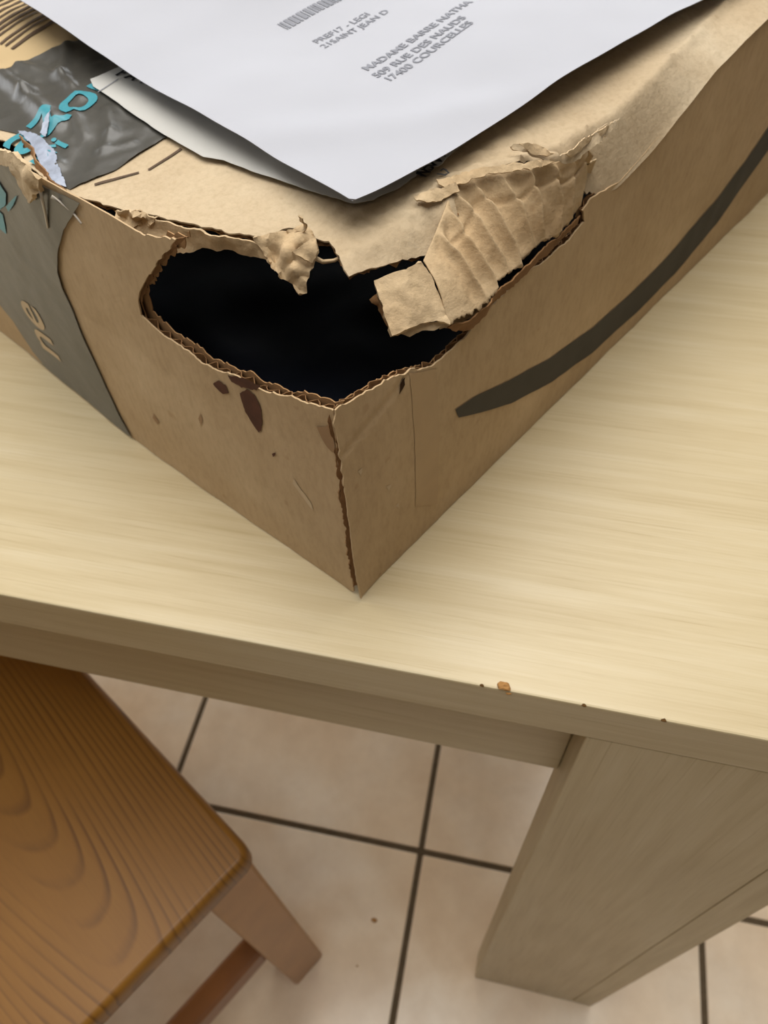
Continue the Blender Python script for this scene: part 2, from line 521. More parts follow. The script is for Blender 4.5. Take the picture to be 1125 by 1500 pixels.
for sx in (-1, 1):
    xa = sx*(SA/2-.018)
    lo, hi = sorted((xa, xa-sx*.02))
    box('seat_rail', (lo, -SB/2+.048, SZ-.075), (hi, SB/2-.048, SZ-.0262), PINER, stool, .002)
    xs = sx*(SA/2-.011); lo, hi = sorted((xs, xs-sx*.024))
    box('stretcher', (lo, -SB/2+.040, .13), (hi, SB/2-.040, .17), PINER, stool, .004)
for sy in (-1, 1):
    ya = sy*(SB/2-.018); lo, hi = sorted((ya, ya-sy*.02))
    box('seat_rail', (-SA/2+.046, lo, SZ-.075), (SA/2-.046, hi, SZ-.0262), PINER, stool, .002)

# ------------------------------------------------------------------ cardboard box
BX = empty('cardboard_box', (-.05442, .02942, ZT+.0006), 1.07689)
tag(BX, 'brown cardboard shipping box with a big hole torn in its corner', 'box')
BU, BV, BH = .47, .38, .133        # size along the right wall, along the left wall, height

def _ip(x, xs, ys):
    if x <= xs[0]: return ys[0]
    for i in range(1, len(xs)):
        if x <= xs[i]:
            t = (x-xs[i-1])/(xs[i]-xs[i-1])
            return ys[i-1]+(ys[i]-ys[i-1])*t
    return ys[-1]
def wall_top_z(u): return _ip(u, [.0, .03, .07, .10, .14, .178, .228, .27, .5], [.101, .1005, .097, .100, .105, .112, .1265, .1315, .132])
def crest_v(u): return _ip(u, [.03, .07, .10, .13, .16, .204, .26, .5], [.030, .027, .019, .012, .009, .012, .016, .018])
def crest_z(u): return _ip(u, [.0, .04, .08, .12, .16, .20, .26, .5], [.124, .127, .130, .1305, .1300, .1325, .1352, .136])
def sstep(t):
    t = max(0., min(1., t)); return t*t*(3-2*t)
def lid_z(u, v):
    """smooth height of the lid above the table"""
    c = crest_v(u); z = crest_z(u)
    if v < c:
        t = (c-v)/max(c, .004)
        z -= (crest_z(u)-wall_top_z(u)-.0015)*min(t, 1.15)**1.35
    else:
        z += .0030*sstep((v-c)/.05)
    # droop at the left edge and over the hole
    z -= .0010*math.exp(-max(u, 0)/.012)
    # long swell under the tape
    z += .0022*math.exp(-((v-.165)/.03)**2)*sstep((u-.01)/.03) + .006*sstep((v-.19)/.05)*sstep((u-.02)/.05)
    return z
def seg_d(u, v, a):
    (x0, y0, x1, y1) = a
    dx, dy = x1-x0, y1-y0; L = dx*dx+dy*dy
    t = max(0, min(1, ((u-x0)*dx+(v-y0)*dy)/L))
    return math.hypot(u-x0-dx*t, v-y0-dy*t), t
# creases pressed into the lid: two ends (mm), height (mm), width (mm)
def cr(pts, h, w): return [((pts[i][0]/1000, pts[i][1]/1000, pts[i+1][0]/1000, pts[i+1][1]/1000), h/1000, w/1000) for i in range(len(pts)-1)]
CREASES = []
CREASES += cr([(76.7, 30.1), (89.6, 28.5), (99.5, 24.3), (112, 15.8), (122.8, 11.3), (140.9, 8.4), (164.6, 6.8)], 1.5, 2.2)
CREASES += cr([(164.6, 6.8), (178.6, 8.1), (192.6, 8.9), (209.2, 11.1), (228.6, 12.6), (265.9, 16.4), (292.2, 19.4)], 2.0, 1.8)
CREASES += cr([(59.5, 33.5), (73.4, 30.3), (80.9, 27.6), (93.7, 19.9)], .9, 1.6)
CREASES += cr([(78.8, 37.8), (87.9, 33.1), (95.4, 21.2), (108.9, 19.4)], 1.0, 1.5)
CREASES += cr([(91.9, 36.4), (104, 30.7), (118.4, 20.3), (127.3, 14.7)], .9, 1.5)
CREASES += cr([(52.7, 45.6), (56.2, 30.7), (61.8, 26.6)], -.7, 1.6)
CREASES += cr([(28, 112), (36.1, 88.1), (47.5, 72.6), (55.7, 48.4)], .5, 4)
CREASES += cr([(15.3, 127.4), (32.8, 110), (46.2, 95.6)], .5, 2.5)
CREASES += cr([(52.9, 32.3), (52, 22.8)], -.5, .9) + cr([(56.3, 24.9), (55.9, 18.9)], -.5, .9) + cr([(47.1, 34.5), (41.2, 22.2)], -.4, .9)
CREASES += cr([(210, 36.8), (243.9, 24)], .5, 3) + cr([(232, 14.4), (232.6, 4.6)], -.8, 1.4) + cr([(241, 13), (244, 4.5)], -.6, 1.2)
CREASES += cr([(226.7, 14.7), (224.3, 2.8)], -.7, 1.4)
CREASES += cr([(57, 68.7), (57.8, 59.8), (58.3, 50.8)], .7, 1.4) + cr([(42.6, 64.5), (46.8, 49.5), (55.7, 36.2)], .6, 2.0) + cr([(80, 21), (70.3, 18.9)], .6, 1.4)
CREASES += cr([(108, 30.6), (116.2, 27.6), (133.9, 25.1), (172.4, 26)], .7, 2.2) + cr([(176.5, 28.6), (185.3, 21.7), (206.3, 15.6)], .6, 2.0)
TAPECR = []
TAPECR += cr([(37.4, 227.1), (33.8, 202.1), (26.4, 169.6)], 3.2, 3.6)
TAPECR += cr([(44.7, 224.5), (50.3, 201), (43.4, 176.8)], 1.3, 3.0)
TAPECR += cr([(69.5, 220.8), (52.6, 203.1), (47.5, 187.3)], 1.1, 2.0)
TAPECR += cr([(44.4, 160.2), (35.2, 146.4), (26.4, 141.6)], 1.2, 2.2)
TAPECR += cr([(35.5, 170.4), (28, 154)], 1.2, 2.0) + cr([(27.1, 140.5), (35.7, 135)], .9, 1.6) + cr([(16.4, 167.3), (11.5, 147.4)], 1.4, 2.6)
def lid_s(u, v, off=0.0, tape=0.0):
    z = lid_z(u, v)
    dmg = math.exp(-(((v-crest_v(u))/.022)**2))*sstep((.19-u)/.06)*sstep((u-.02)/.03)
    for a, h, w in CREASES:
        d, t = seg_d(u, v, a)
        if d < 4*w: z += h*math.exp(-math.sqrt(d*d+.16*w*w)/w*1.4)
    if tape or v > .12:
        k = tape if tape else .55*sstep((v-.12)/.02)
        for a, h, w in TAPECR:
            d, t = seg_d(u, v, a)
            if d < 4*w: z += k*h*math.exp(-(d/w)**2)
    z += .0018*dmg*ridge(u, v, 95, 5, 2.0) + .0005*dmg*fbm(u, v, 330, 3, 7)
    z += .0005*ridge(u, v, 40, 4, 6.0)*sstep((.07-v)/.04)
    z += .00045*fbm(u, v, 28, 3, 1.5)
    if tape: z += tape*(.0011*ridge(u, v, 60, 4, 4.4)+.00015*fbm(u, v, 260, 3, 9))
    return Vector((u, v, z+off))

def mm(l): return [(a[0]/1000, a[1]/1000) for a in l]

# --- lid: front edge torn, traced as distances from the box corner (mm)
FRONT = mm([(4.4, 133.4), (6, 121.3), (9.2, 107.8), (13.6, 94.6), (17.9, 78.2), (21.2, 68.5), (25.5, 59.4), (30.6, 55.7), (36.8, 51.8), (37.9, 43.6), (38.7, 38.3), (37.6, 34.3), (34.1, 28.4), (32.7, 24.4), (40.7, 21.8), (48.9, 19.6), (57.6, 17.4), (65.9, 15.3), (71.9, 15.4), (75.9, 15.1), (79.8, 17.1), (81.8, 20), (84.3, 22), (92.2, 24.6), (101.7, 20.1), (111.1, 15), (122.1, 10.6), (135.3, 8), (140, 7.5), (138.8, 5.1), (135.8, 2.4)])
lid_out = FRONT + [(.148, -.0004), (.160, -.0016), (.19, -.0024), (.25, -.0024), (.33, -.0022), (BU, -.0022), (BU, BV), (-.001, BV), (-.001, .235), (.0015, .205), (.010, .196), (.011, .176), (.006, .160), (.0035, .140)]
tornlid = lambda a, b: 1.0 if (a < .145 and b < .128 and not (a > .13 and b < .0)) or (a < .012 and b < .24) else 0.0
lid = domain_sheet('lid', ragged(lid_out, .0016, .0007, 1.0, True, tornlid), lambda a, b: lid_s(a, b), LIDM, BX, .0065, .0006, True, (.0016, (.0, .300, -.003, .215)))
in_out = ragged([(a+.0018, b+.0015) for a, b in FRONT[:22]]+[(.09, .03), (.14, .02), (.2, .02), (.2, .14), (.008, .14)], .0016, .0012, 6.0, True, lambda a, b: 1.0)
domain_sheet('inner_liner', in_out, lambda a, b: lid_s(a, b, -.0030), INNER, lid, .005, .0004)
domain_sheet('fluting', ragged([(a+.0012, b+.001) for a, b in FRONT[:22]]+[(.09, .03), (.14, .02), (.2, .02), (.2, .14), (.008, .14)], .0014, .0008, 8.0), lambda a, b: lid_s(a, b, -.0016+.0011*math.sin((a*.5+b)*2*math.pi/.0062)), FLUTE, lid, .0016, .0003)

# --- left wall (plane u = 0) and right wall (plane v = 0)
def lw_s(s, z, off=0.0):
    x = -.0018*math.sin(math.pi*min(1, max(0, s/BV)))*math.sin(math.pi*min(1, max(0, z/BH)))
    x += .0004*fbm(s, z, 30, 3, 3.1)
    x -= .0038*math.exp(-((s-.13)/.08)**2)*max(0, 1-z/.07)
    return Vector((x-off, s, z))
CRL = mm([(30.2, 97), (2.7, 87.5)])
def rw_s(s, z, off=0.0):
    y = -.0012*math.sin(math.pi*min(1, max(0, s/BU)))*math.sin(math.pi*min(1, max(0, z/BH)))
    y += .0005*fbm(s, z*.35, 38, 3, 8.1)
    (x0, z0), (x1, z1) = CRL[0], CRL[1]
    dx, dz = x1-x0, z1-z0; L = math.hypot(dx, dz)
    d = ((s-x0)*dz-(z-z0)*dx)/L           # distance past the diagonal crease towards the corner
    if s < x0+.004 and z > z1-.01:
        if d > 0: y -= .09*d*-1 if False else -.10*d
        y += .0007*math.exp(-(d/.0012)**2)
    y -= .0016*math.exp(-s/.004)*math.exp(-z/.02)
    return Vector((s, y-off, z))
LTOP = mm([(2.7, 104.8), (10.6, 102), (20.6, 99.4), (31, 94.6), (39.7, 92.6), (47.5, 92.7), (56, 89.7), (67.4, 88.1), (72.4, 89.8), (81, 89.9), (87.7, 89.6), (93.8, 91.3), (99.3, 93.2), (98.2, 100.1), (95.3, 105), (85.2, 116.7), (77.4, 124.3), (69.1, 132.2), (62.7, 138.6)])
lwo = [(.0040, 0), (.0022, .0012), (.0022, LTOP[0][1])]+LTOP+[(.082, .1325), (.10, .1330), (.125, .1325), (BV, .132), (BV, 0)]
torn_l = lambda a, b: 1.0 if b > .07 and a < .085 else 0.0
lwall = domain_sheet('side_wall', ragged(lwo, .0013, .0007, 11, True, torn_l), lambda a, b: lw_s(a, b), KRAFT, BX, .006, .0006, True, (.002, (.0, .16, .06, .135)), 1, True)
LIN_ = [(a-.0030, b+.0016) for a, b in LTOP]
domain_sheet('inner_liner', ragged([(.0035, .05), (.0035, LIN_[0][1]-.001)]+LIN_+[(.09, .126), (BV-.004, .127), (BV-.004, .05)], .0014, .0016, 14), lambda a, b: lw_s(a, b, -.0030), INNER, lwall, .007, .0004)
domain_sheet('fluting', ragged([(.003, .05), (.003, LTOP[0][1])]+[(a-.0006, b-.0004) for a, b in LTOP]+[(.09, .126), (.13, .126), (.13, .05)], .0013, .0008, 15), lambda a, b: lw_s(a, b, -.0016+.0011*math.sin(a*2*math.pi/.0064)), FLUTE, lwall, .0016, .0003)

RTOP = mm([(-0.1, 104.9), (3.8, 104.4), (10, 103.8), (19.6, 102.5), (30.3, 99.6), (44.6, 92.6), (53.6, 92.8), (62.9, 93.4), (70.6, 95.7), (77.6, 98), (94.9, 100), (108.3, 98.7), (126.7, 99), (136.3, 102.1), (133.9, 108), (139.3, 110.5)])
rwo = [(.0055, 0), (-.0018, .0018), (-.0018, RTOP[0][1]-.004)]+RTOP+[(.16, .1075), (.178, .1115), (.228, .1262), (.27, .1312), (BU, .1318), (BU, 0)]
rwall = domain_sheet('side_wall', ragged(rwo[::-1], .0013, .0007, 21, True, lambda a, b: 1.0 if (b > .07 and a < .15) else (.35 if a < .0 else 0.0)), lambda a, b: rw_s(a, b), KRAFT, BX, .006, .0006, True, (.002, (-.002, .20, .06, .135)), -1, True)
domain_sheet('inner_liner', ragged(([(.006, .004), (-.001, .008), (-.001, RTOP[0][1]-.004)]+[(a+.0015, b-.0022) for a, b in RTOP]+[(.2, .116), (BU-.004, .127), (BU-.004, .004)])[::-1], .0014, .0013, 24), lambda a, b: rw_s(a, b, -.0030), INNER, rwall, .007, .0004)
domain_sheet('fluting', ragged(([(.006, .004), (-.0014, .008), (-.0014, RTOP[0][1]-.003)]+[(a+.0008, b-.0006) for a, b in RTOP]+[(.17, .106), (.17, .004)])[::-1], .0013, .0009, 25), lambda a, b: rw_s(a, b, -.0016+.0011*math.sin(a*2*math.pi/.0064)), FLUTE, rwall, .0018, .0003)
box('far_wall', (BU-.0035, .004, .0), (BU-.0005, BV-.004, .131), KRAFT, BX)
box('far_wall', (.003, BV-.0035, .0), (BU-.004, BV-.0005, .131), KRAFT, BX)
box('bottom_panel', (.0035, .0035, .0002), (BU-.004, BV-.004, .0032), KRAFT, BX)

# --- ribbed flap: lid edge pressed over the right wall, liner torn so that the flutes show
LOW = [(50, -2.2, 108), (59.4, -4.6, 107.5), (67.4, -4.9, 107), (75.1, -3.9, 107), (79.5, -1.8, 108), (92.5, -1.9, 107), (95.8, -0.7, 108), (110.3, -0.3, 107.5), (115.2, -2.3, 107.5), (125.8, -0.8, 107.5), (136, 1.3, 108), (143, 4.5, 110), (149.9, 7.4, 112)]
UPP = [(56.4, 13.5, 121.5), (64.3, 15.9, 124.5), (73, 18.9, 127.5), (84.1, 23.6, 130), (93.5, 22.7, 130.5), (98.5, 19.2, 131), (104.9, 15.2, 131), (110.6, 10.7, 131), (115.3, 6.8, 131), (122.4, 4.4, 130.5), (129.7, 3.4, 130), (134.4, 2.7, 130), (136.2, 0.4, 127)]
def rib_pt(i, t):
    k = i*(len(LOW)-1); a = int(min(k, len(LOW)-2)); f = k-a
    lo = Vector(LOW[a]).lerp(Vector(LOW[a+1]), f)/1000; up = Vector(UPP[a]).lerp(Vector(UPP[a+1]), f)/1000
    q = up.lerp(lo, t)
    bulge = .0022*math.sin(math.pi*min(1, t))
    return q+Vector((0, -.6, .8))*bulge
V, Fc = [], []
NU, NT_ = 320, 40
for a in range(NU+1):
    for b in range(NT_+1):
        i = a/NU; t = b/NT_
        tt = t*(1.0+.05*noise.noise(Vector((i*40, 0, 3)))+.03*noise.noise(Vector((i*110, 0, 4)))) if b == NT_ else t
        q = rib_pt(i, tt)
        ph = q.x/.0084+.25*noise.noise(Vector((q.x*90, t*3, 1)))
        w = sstep((q.x-.058)/.010)*sstep(t*5)*(1.0-.35*sstep((t-.8)*5))
        rib = (.5-math.sqrt(math.sin(math.pi*ph)**2+.012)**.6)*.0052*w
        cr_ = .0004*ridge(q.x, t*.03, 140, 4, 5)*(.4+.6*math.sin(math.pi*t))
        # a tear across the ribs
        tear = -.0012*math.exp(-((t-.30-.06*math.sin(q.x*260))/.035)**2)*sstep((q.x-.066)/.01)
        V.append(q+Vector((0, -.55, .83))*(rib+cr_+tear))
for a in range(NU):
    for b in range(NT_):
        k = a*(NT_+1)+b; Fc.append((k, k+1, k+NT_+2, k+NT_+1))
rf = from_py('ribbed_flap', V, Fc, TORN, BX, True)
m_ = rf.modifiers.new('board', 'SOLIDIFY'); m_.thickness = .0006; m_.offset = -1
# lower, inner layer showing under the ribs
rbf_sheet('torn_liner', [(50.2, -1.9, 106), (59.5, -4.7, 105), (67.8, -4.8, 105), (79.7, -2.8, 105), (92.5, -2.5, 105), (109.4, -1.2, 105.5), (132.9, -0.7, 106), (132, -0.7, 103), (110.4, -1.2, 101), (94.1, -1.9, 101), (79.4, -1.5, 100), (61.6, -3.5, 99), (56.3, -1.1, 100)], [], FLUTE, BX, .002, .0005, .0008, 220, 3.0)
rbf_sheet('torn_liner', [(51.4, 3.4, 106), (59.4, 1.6, 107), (67.9, -1.3, 105), (75.2, -2.4, 104), (72.9, -2.5, 102), (64.3, -1.4, 101.5), (55.9, 0.9, 101), (52, 2.6, 102)], [], TORN, BX, .0016, .0005, .0007, 200, 5.0)

# --- folded square flap left of the ribs
fl = rbf_sheet('square_flap', [(40.6, 21, 119.5), (45.7, 17.5, 121), (50.3, 14.2, 122), (54, 12.4, 122.5), (54.2, 7.7, 118.5), (52.4, 3, 113.8), (49.7, -3.5, 108.5), (47.3, 0.3, 109.5), (44, 2.7, 109.8), (40.5, 4.4, 109.5), (36.8, 5.3, 109.5), (33.1, 7.1, 109), (35.1, 11.8, 113), (37.5, 16.1, 116.5)], [(45.2, 12.2, 119), (44.8, 7.9, 116), (41.6, 7, 113), (47.7, 6.3, 115)], TORN, BX, .0013, .0022, .0009, 190, 9.0, .0003, None, -1)
rbf_sheet('torn_liner', [(37.7, 21.1, 114), (41.6, 19.8, 115), (38.4, 15.3, 112), (35.4, 9.4, 108), (37.8, 13.8, 107), (39.5, 18.1, 110)], [], FLUTE, fl, .0014, .0004, .0006, 220, 2.0)
rbf_sheet('torn_liner', [(35.9, 8.7, 107.5), (41.1, 6.6, 108), (45.5, 3.9, 108.3), (50.1, -0.4, 107), (46.9, 1, 105.5), (43, 4.7, 105.5), (40.2, 5.9, 105)], [], TORN, fl, .0014, .0004, .0008, 240, 4.0)

# --- long torn strip under the lid's left edge and the crumpled tongue hanging from it
st = rbf_sheet('torn_strip', [(5.7, 106.1, 129), (9.4, 99.3, 130), (10.5, 89.8, 130), (13, 78.9, 129.5), (16.4, 69.5, 129), (19.7, 61.6, 129), (22.8, 56.4, 128.5), (24.9, 52.5, 127.5), (23.6, 48.1, 123.5), (23.1, 52.8, 123), (22.6, 57.2, 123), (20.1, 66, 123), (16.2, 74, 122.5), (11.5, 80.4, 120.5), (8.3, 87.1, 121), (6.5, 93.4, 122.5), (3.9, 98.8, 124), (3.2, 103.1, 127)], [(10.9, 88.1, 126.5), (16.2, 73.6, 126), (21.2, 59.1, 126)], TORN, BX, .0014, .0007, .0007, 150, 12.0, .0006)
rbf_sheet('torn_liner', [(4, 102.2, 131), (6.2, 99.4, 132), (8.2, 94.7, 132), (9.3, 91.4, 131), (11.5, 88.6, 130.5), (9.1, 90.4, 128), (7.4, 95.2, 127), (4.2, 97.9, 126.5), (3.6, 101.4, 127)], [(5.2, 94, 131.5), (6.5, 102.9, 127), (9.9, 95.9, 127.5)], TORN, st, .0009, .0006, .0016, 330, 31.0, .0007)
tg = rbf_sheet('torn_tongue', [(23, 56.2, 130), (27.1, 51.4, 131), (32.3, 47.9, 131.5), (36.9, 46.9, 131.5), (36.3, 41.6, 130), (33.4, 38.1, 127), (29.4, 37.1, 124), (25.8, 35.8, 121.5), (23, 34.6, 119), (21, 35.8, 118.5), (22.2, 39.1, 120.5), (21.4, 43.7, 121.5), (21.6, 48.2, 122.5), (22.9, 52.6, 126)], [(23.7, 42, 130), (22, 37.2, 127), (29, 41, 131.5), (25.3, 49.5, 124), (31, 41, 124.5), (23.3, 35.5, 123)], TORN, BX, .0011, .0009, .0018, 210, 17.0, .0007)
rbf_sheet('torn_liner', [(24.8, 40.6, 130), (28.8, 38.9, 131.5), (33.3, 39.1, 132), (31.4, 35.7, 130), (28.5, 35.9, 126), (26, 36.8, 128)], [], TORN, tg, .0012, .0005, .0010, 230, 19.0)
rbf_sheet('torn_liner', [(31.7, 46, 132), (34.7, 44.6, 133), (32.5, 43.2, 137), (31.5, 42.9, 138.5), (31.8, 41.4, 138), (34.2, 42.8, 133), (32.3, 43, 131.5)], [], TORN, tg, .0009, .0005, .0005, 230, 23.0)
tube('paper_fibre', [Vector(q)/1000 for q in [(33.2, 39.5, 124), (34.2, 37, 123), (35.9, 33.6, 124), (37.7, 31.5, 125.5)]], .0009, TORN, tg)

# --- raised lips of torn surface paper along the crest
for k, s in enumerate(([(111.1, 19.5, 135), (114.6, 14.1, 136), (116.7, 8.4, 135), (116.6, 3.3, 134.5), (121.2, 0.9, 135.5), (132.1, 1.3, 135.5), (143.5, 1.7, 135), (153.9, 1.5, 133.5), (143.8, -0.1, 132), (132.3, -0.9, 132.5), (124.8, -0.3, 131.5), (118.2, 1.6, 131.5), (114, 6.2, 132.5), (113.4, 12.9, 133)],
                       [(110.7, 15.8, 137.5), (115, 10.3, 137), (114.4, 3.7, 136), (113.3, 6.1, 134.5), (113.2, 11.5, 134.5)],
                       [(114.9, 1.4, 136.5), (122.8, 0.1, 137), (135.2, 1.1, 136), (147.7, 1.1, 134.5), (138.7, 0, 134), (128.5, -0.1, 134.5), (119.6, 0.2, 134)],
                       [(80.8, 27.6, 133), (92.6, 22.2, 133.5), (102.5, 15.2, 133.5), (112.2, 7.9, 133.2), (115.2, 3.7, 132.8), (109.1, 8.3, 131.5), (99, 15.4, 132), (89.9, 20.1, 132), (81, 23.3, 131.5)],
                       [(69.9, 28.6, 131.8), (78, 25.4, 132.6), (83.7, 22.8, 132.4), (84.1, 20.8, 130.5), (77.7, 22.1, 129.5), (70.8, 24.2, 131)])):
    rbf_sheet('torn_lip', s, [], TORN if k != 0 else LIDM, lid, .0012, .0005, .0011, 210, 40.0+k*3, .0007)
# --- torn tab at the far left of the lid edge
rbf_sheet('torn_tab', [(-2.4, 167.5, 134), (-1.9, 159.7, 137), (-1.1, 150.1, 138.5), (-1.9, 142, 137.5), (-2.8, 134.5, 134.5), (-3.1, 136.4, 129), (-3.4, 148.8, 121), (-3.3, 151.1, 126.5), (-3.1, 152.8, 133), (-3.1, 162, 131.5), (-3.1, 171.2, 128)], [(-4.8, 140, 134), (-4.5, 141, 128.5)], TORN, BX, .0014, .0016, .0012, 170, 50.0, .0006)
# dark hollow edge behind it
rbf_sheet('torn_liner', [(14.4, 177, 130), (12.5, 167.5, 130), (7, 151.9, 129), (3.4, 139.7, 129), (3.2, 131, 128), (4.9, 128.4, 124), (3.8, 135.4, 122), (2.3, 141.9, 123), (5.8, 152.9, 125), (11.8, 171.2, 126)], [], FLUTE, BX, .0018, .0006, .0008, 160, 52.0)

# --- black packing tape on the lid, then down the left wall
tape_out = mm([(5.4, 133.1), (22.3, 128), (44.4, 128), (69.6, 121), (138.8, 132.8), (137.5, 196.2), (77.3, 216.6), (70.4, 216.5), (59, 221), (44.6, 223.8), (36.2, 223.8), (22.2, 235.6), (5, 239.9), (7.1, 221.6), (13.8, 191.4), (16, 181.1), (13.7, 170.4), (8.4, 154.8), (4.6, 142.5)])
tape_rag = lambda a, b: 1.0 if a < .011 and b < .21 else .25
TAPEFN = lambda a, b: lid_s(a, b, .0007, 1.0)
tape_out = [(a, b) for a, b in tape_out]
tp = domain_sheet('packing_tape', ragged(tape_out, .0018, .0005, 61, True, tape_rag), TAPEFN, TAPE, BX, .0018, .00015, True)
rbf_sheet('stretched_edge', [tuple(Vector(lid_s(a/1000, b/1000, .0016, 1.0))*1000) for a, b in [(16.3, 181.5), (18, 174.6), (17.6, 164.9), (14.7, 153.8), (9.6, 143.5), (4.9, 134.5), (4.2, 141.9), (7.9, 154.1), (13.5, 169.2)]], [], FRAY, tp, .0012, .0002, .0007, 180, 71.0, .0006)
rbf_sheet('stretched_edge', [tuple(Vector(lid_s(a/1000, b/1000, .0014, 1.0))*1000) for a, b in [(19.7, 171.4), (25.1, 173.3), (27.8, 173.3), (24, 169.9), (19.4, 166.5)]], [], FRAY, tp, .0012, .0002, .0006, 200, 73.0, .0006)
def tape_text(u0, v0, ang, off=.0011):
    c, s = math.cos(ang), math.sin(ang)
    return lambda x, y: lid_s(u0+c*x-s*y, v0+s*x+c*y, off, 1.0)
TXA = [(5.6, 180.9), (16.7, 171), (32.7, 167.1)]
tag(tp, 'dark grey packing tape with teal lettering')
drape_text('lettering', 'azon', .030, tape_text(TXA[0][0]/1000+.0015, TXA[0][1]/1000-.0140, 0.02), TEAL, tp, bold=.0005)
drape_text('lettering', 'pri', .0135, tape_text(TXA[0][0]/1000+.001, TXA[0][1]/1000-.0265, 0.02), TEAL, tp, bold=.0003)

ltape_out = mm([(115.5, 131.5), (134.4, 114.7), (144.9, 101.9), (152.1, 89.7), (154.4, 78.8), (153.5, 68.9), (152.5, 56), (151.7, 41.6), (149.3, 26.4), (146.7, 10.2), (143.2, -9.1)]) 
ltape_left = mm([(220.2, -5.2), (228.3, 7.4), (232.7, 25.2), (242.3, 35), (254.7, 43.3)])
lt = [(a, max(b, .0012)) for a, b in ltape_out]+[(.165, .0012), (.21, .0012), (.236, .0012)]+[(a, max(b, .0014)) for a, b in ltape_left]+[(.222, .1295), (.18, .1305), (.135, .1303)]
ltp = domain_sheet('packing_tape', ragged(lt, .002, .0002, 65, True, None), lambda a, b: lw_s(a, b, .0010+.0006*ridge(a, b, 34, 4, 3.3)*sstep((b-.03)/.05)+.0004), TAPE, BX, .002, .00015, True)
def wtext(s0, z0, ang, off=.0018):
    c, s = math.cos(ang), math.sin(ang)
    # reading direction on the wall: x runs towards smaller s (left wall seen from outside), y up
    return lambda x, y: lw_s(s0-(c*x-s*y), z0+s*x+c*y, off+.0006*ridge(s0-(c*x-s*y), z0+s*x+c*y, 34, 4, 3.3)*sstep((z0+s*x+c*y-.03)/.05))
tag(ltp, 'dark grey packing tape folded down the wall')
NE = mm([(191.7, 20.9), (205.8, 47.7), (198.4, 33.2)])
drape_text('lettering', 'ne', .034, wtext(NE[0][0]+-.001, NE[0][1], math.pi/2), BEIGE, ltp, bold=.0004)
TL = mm([(182.2, 112), (165.2, 121.8), (179.5, 107.7)])
for s in ([(180.2, 119.4), (173.6, 120.5), (170.3, 116.2), (174.9, 110), (184.2, 104.3), (188.8, 107.3)], [(187.8, 104.7), (181.9, 103.3), (186.7, 92.9), (192.1, 93.9), (193.9, 97)], [(175.5, 109.2), (160.8, 119), (166.5, 113.6), (175.2, 107)]):
    domain_sheet('lettering', ragged(mm(s), .0015, .0002, 3), lambda a, b: lw_s(a, b, .0019), TEAL, ltp, .002)

# --- loose strands of tape film
for s in ([(-3.4, 136.8, 129.5), (-2.9, 139.9, 123.5), (-2.6, 142.7, 117.5), (-2.6, 145.3, 111.5)], [(-3.1, 130.6, 129.5), (-1.4, 128.2, 127), (-1, 123.4, 125), (-2.5, 117, 124)]):
    tube('tape_strand', [Vector(q)/1000for q in s], .0007, STRAND, BX)

# --- tan printed label with a barcode beyond the tape
tl = domain_sheet('barcode_label', mm([(26, 230.7), (36.7, 225.6), (44.9, 224.2), (59.2, 221.4), (70.7, 217), (81.4, 217), (140.1, 199), (160.2, 260.9), (133, 334.2), (67.1, 304.3), (39, 279)]), lambda a, b: lid_s(a, b, .0004, .8), TANLABEL, BX, .003, .0001)
bc0 = [Vector(q[:2])/1000 for q in [(54.4, 234.3), (79, 234.7)]]
dirb = Vector((1, .02)).normalized(); acr = Vector((-dirb.y, dirb.x))
V, Fc = [], []
def quad_on(fn, p, d, n, L, w, cuts=14):
    base = len(V)
    for k in range(cuts+1):
        for s in (0, w):
            q = p+d*(L*k/cuts)+n*s; V.append(fn(q.x, q.y))
    for k in range(cuts):
        Fc.append((base+2*k, base+2*k+2, base+2*k+3, base+2*k+1))
off_ = 0.0
rnd = random.Random(8)
for k in range(11):
    w = rnd.choice((.0014, .0020, .0034, .0014))
    quad_on(lambda a, b: lid_s(a, b, .0008, .8), bc0[0]+acr*off_-dirb*.004, dirb, acr, .045, w)
    off_ += w+rnd.choice((.0022, .0030, .0046))
from_py('barcode', V, Fc, BAR, tl)

# --- white shipping label, mostly under the envelope
lab_out = mm([(53.6, 183.4), (68, 181), (124.4, 181.6), (204.8, 159.3), (299.8, 54.3), (140.2, 35.6), (114.8, 35.7), (100.5, 34.6), (91, 33.2), (83.6, 35.7), (71.7, 36.4), (64.9, 38.1), (58.4, 40.1), (55.8, 42.3), (54.4, 47.3), (51.7, 57.2), (48, 73.2), (46.5, 95.9), (44, 104.2), (45.3, 130.6), (47.3, 155.3), (50.5, 177.2)])
lb = domain_sheet('shipping_label', ragged(lab_out, .003, .0001, 7), lambda a, b: lid_s(a, b, .0022, .35), LABELP, BX, .003, .0001)
def lab_text(u0, v0, ang, off=.0025):
    c, s = math.cos(ang), math.sin(ang)
    return lambda x, y: lid_s(u0+c*x-s*y, v0+s*x+c*y, off, .35)
T1 = [(84.5, 37), (86.6, 32.1), (60.8, 176.2)]
drape_text('label_text', 'NSVW', .0052, lab_text(T1[0][0]/1000-.004, T1[0][1]/1000-.0045, math.radians(8)), BLACKINK, lb, bold=.0002)
drape_text('label_text', 'L7', .0046, lab_text(T1[1][0]/1000-.003, T1[1][1]/1000-.0055, math.radians(8)), BLACKINK, lb, bold=.0002)
drape_text('label_text', 'F A T7', .0075, lab_text(T1[2][0]/1000, T1[2][1]/1000, math.radians(-84)), BLACKINK, lb, bold=.0003)
V, Fc = [], []
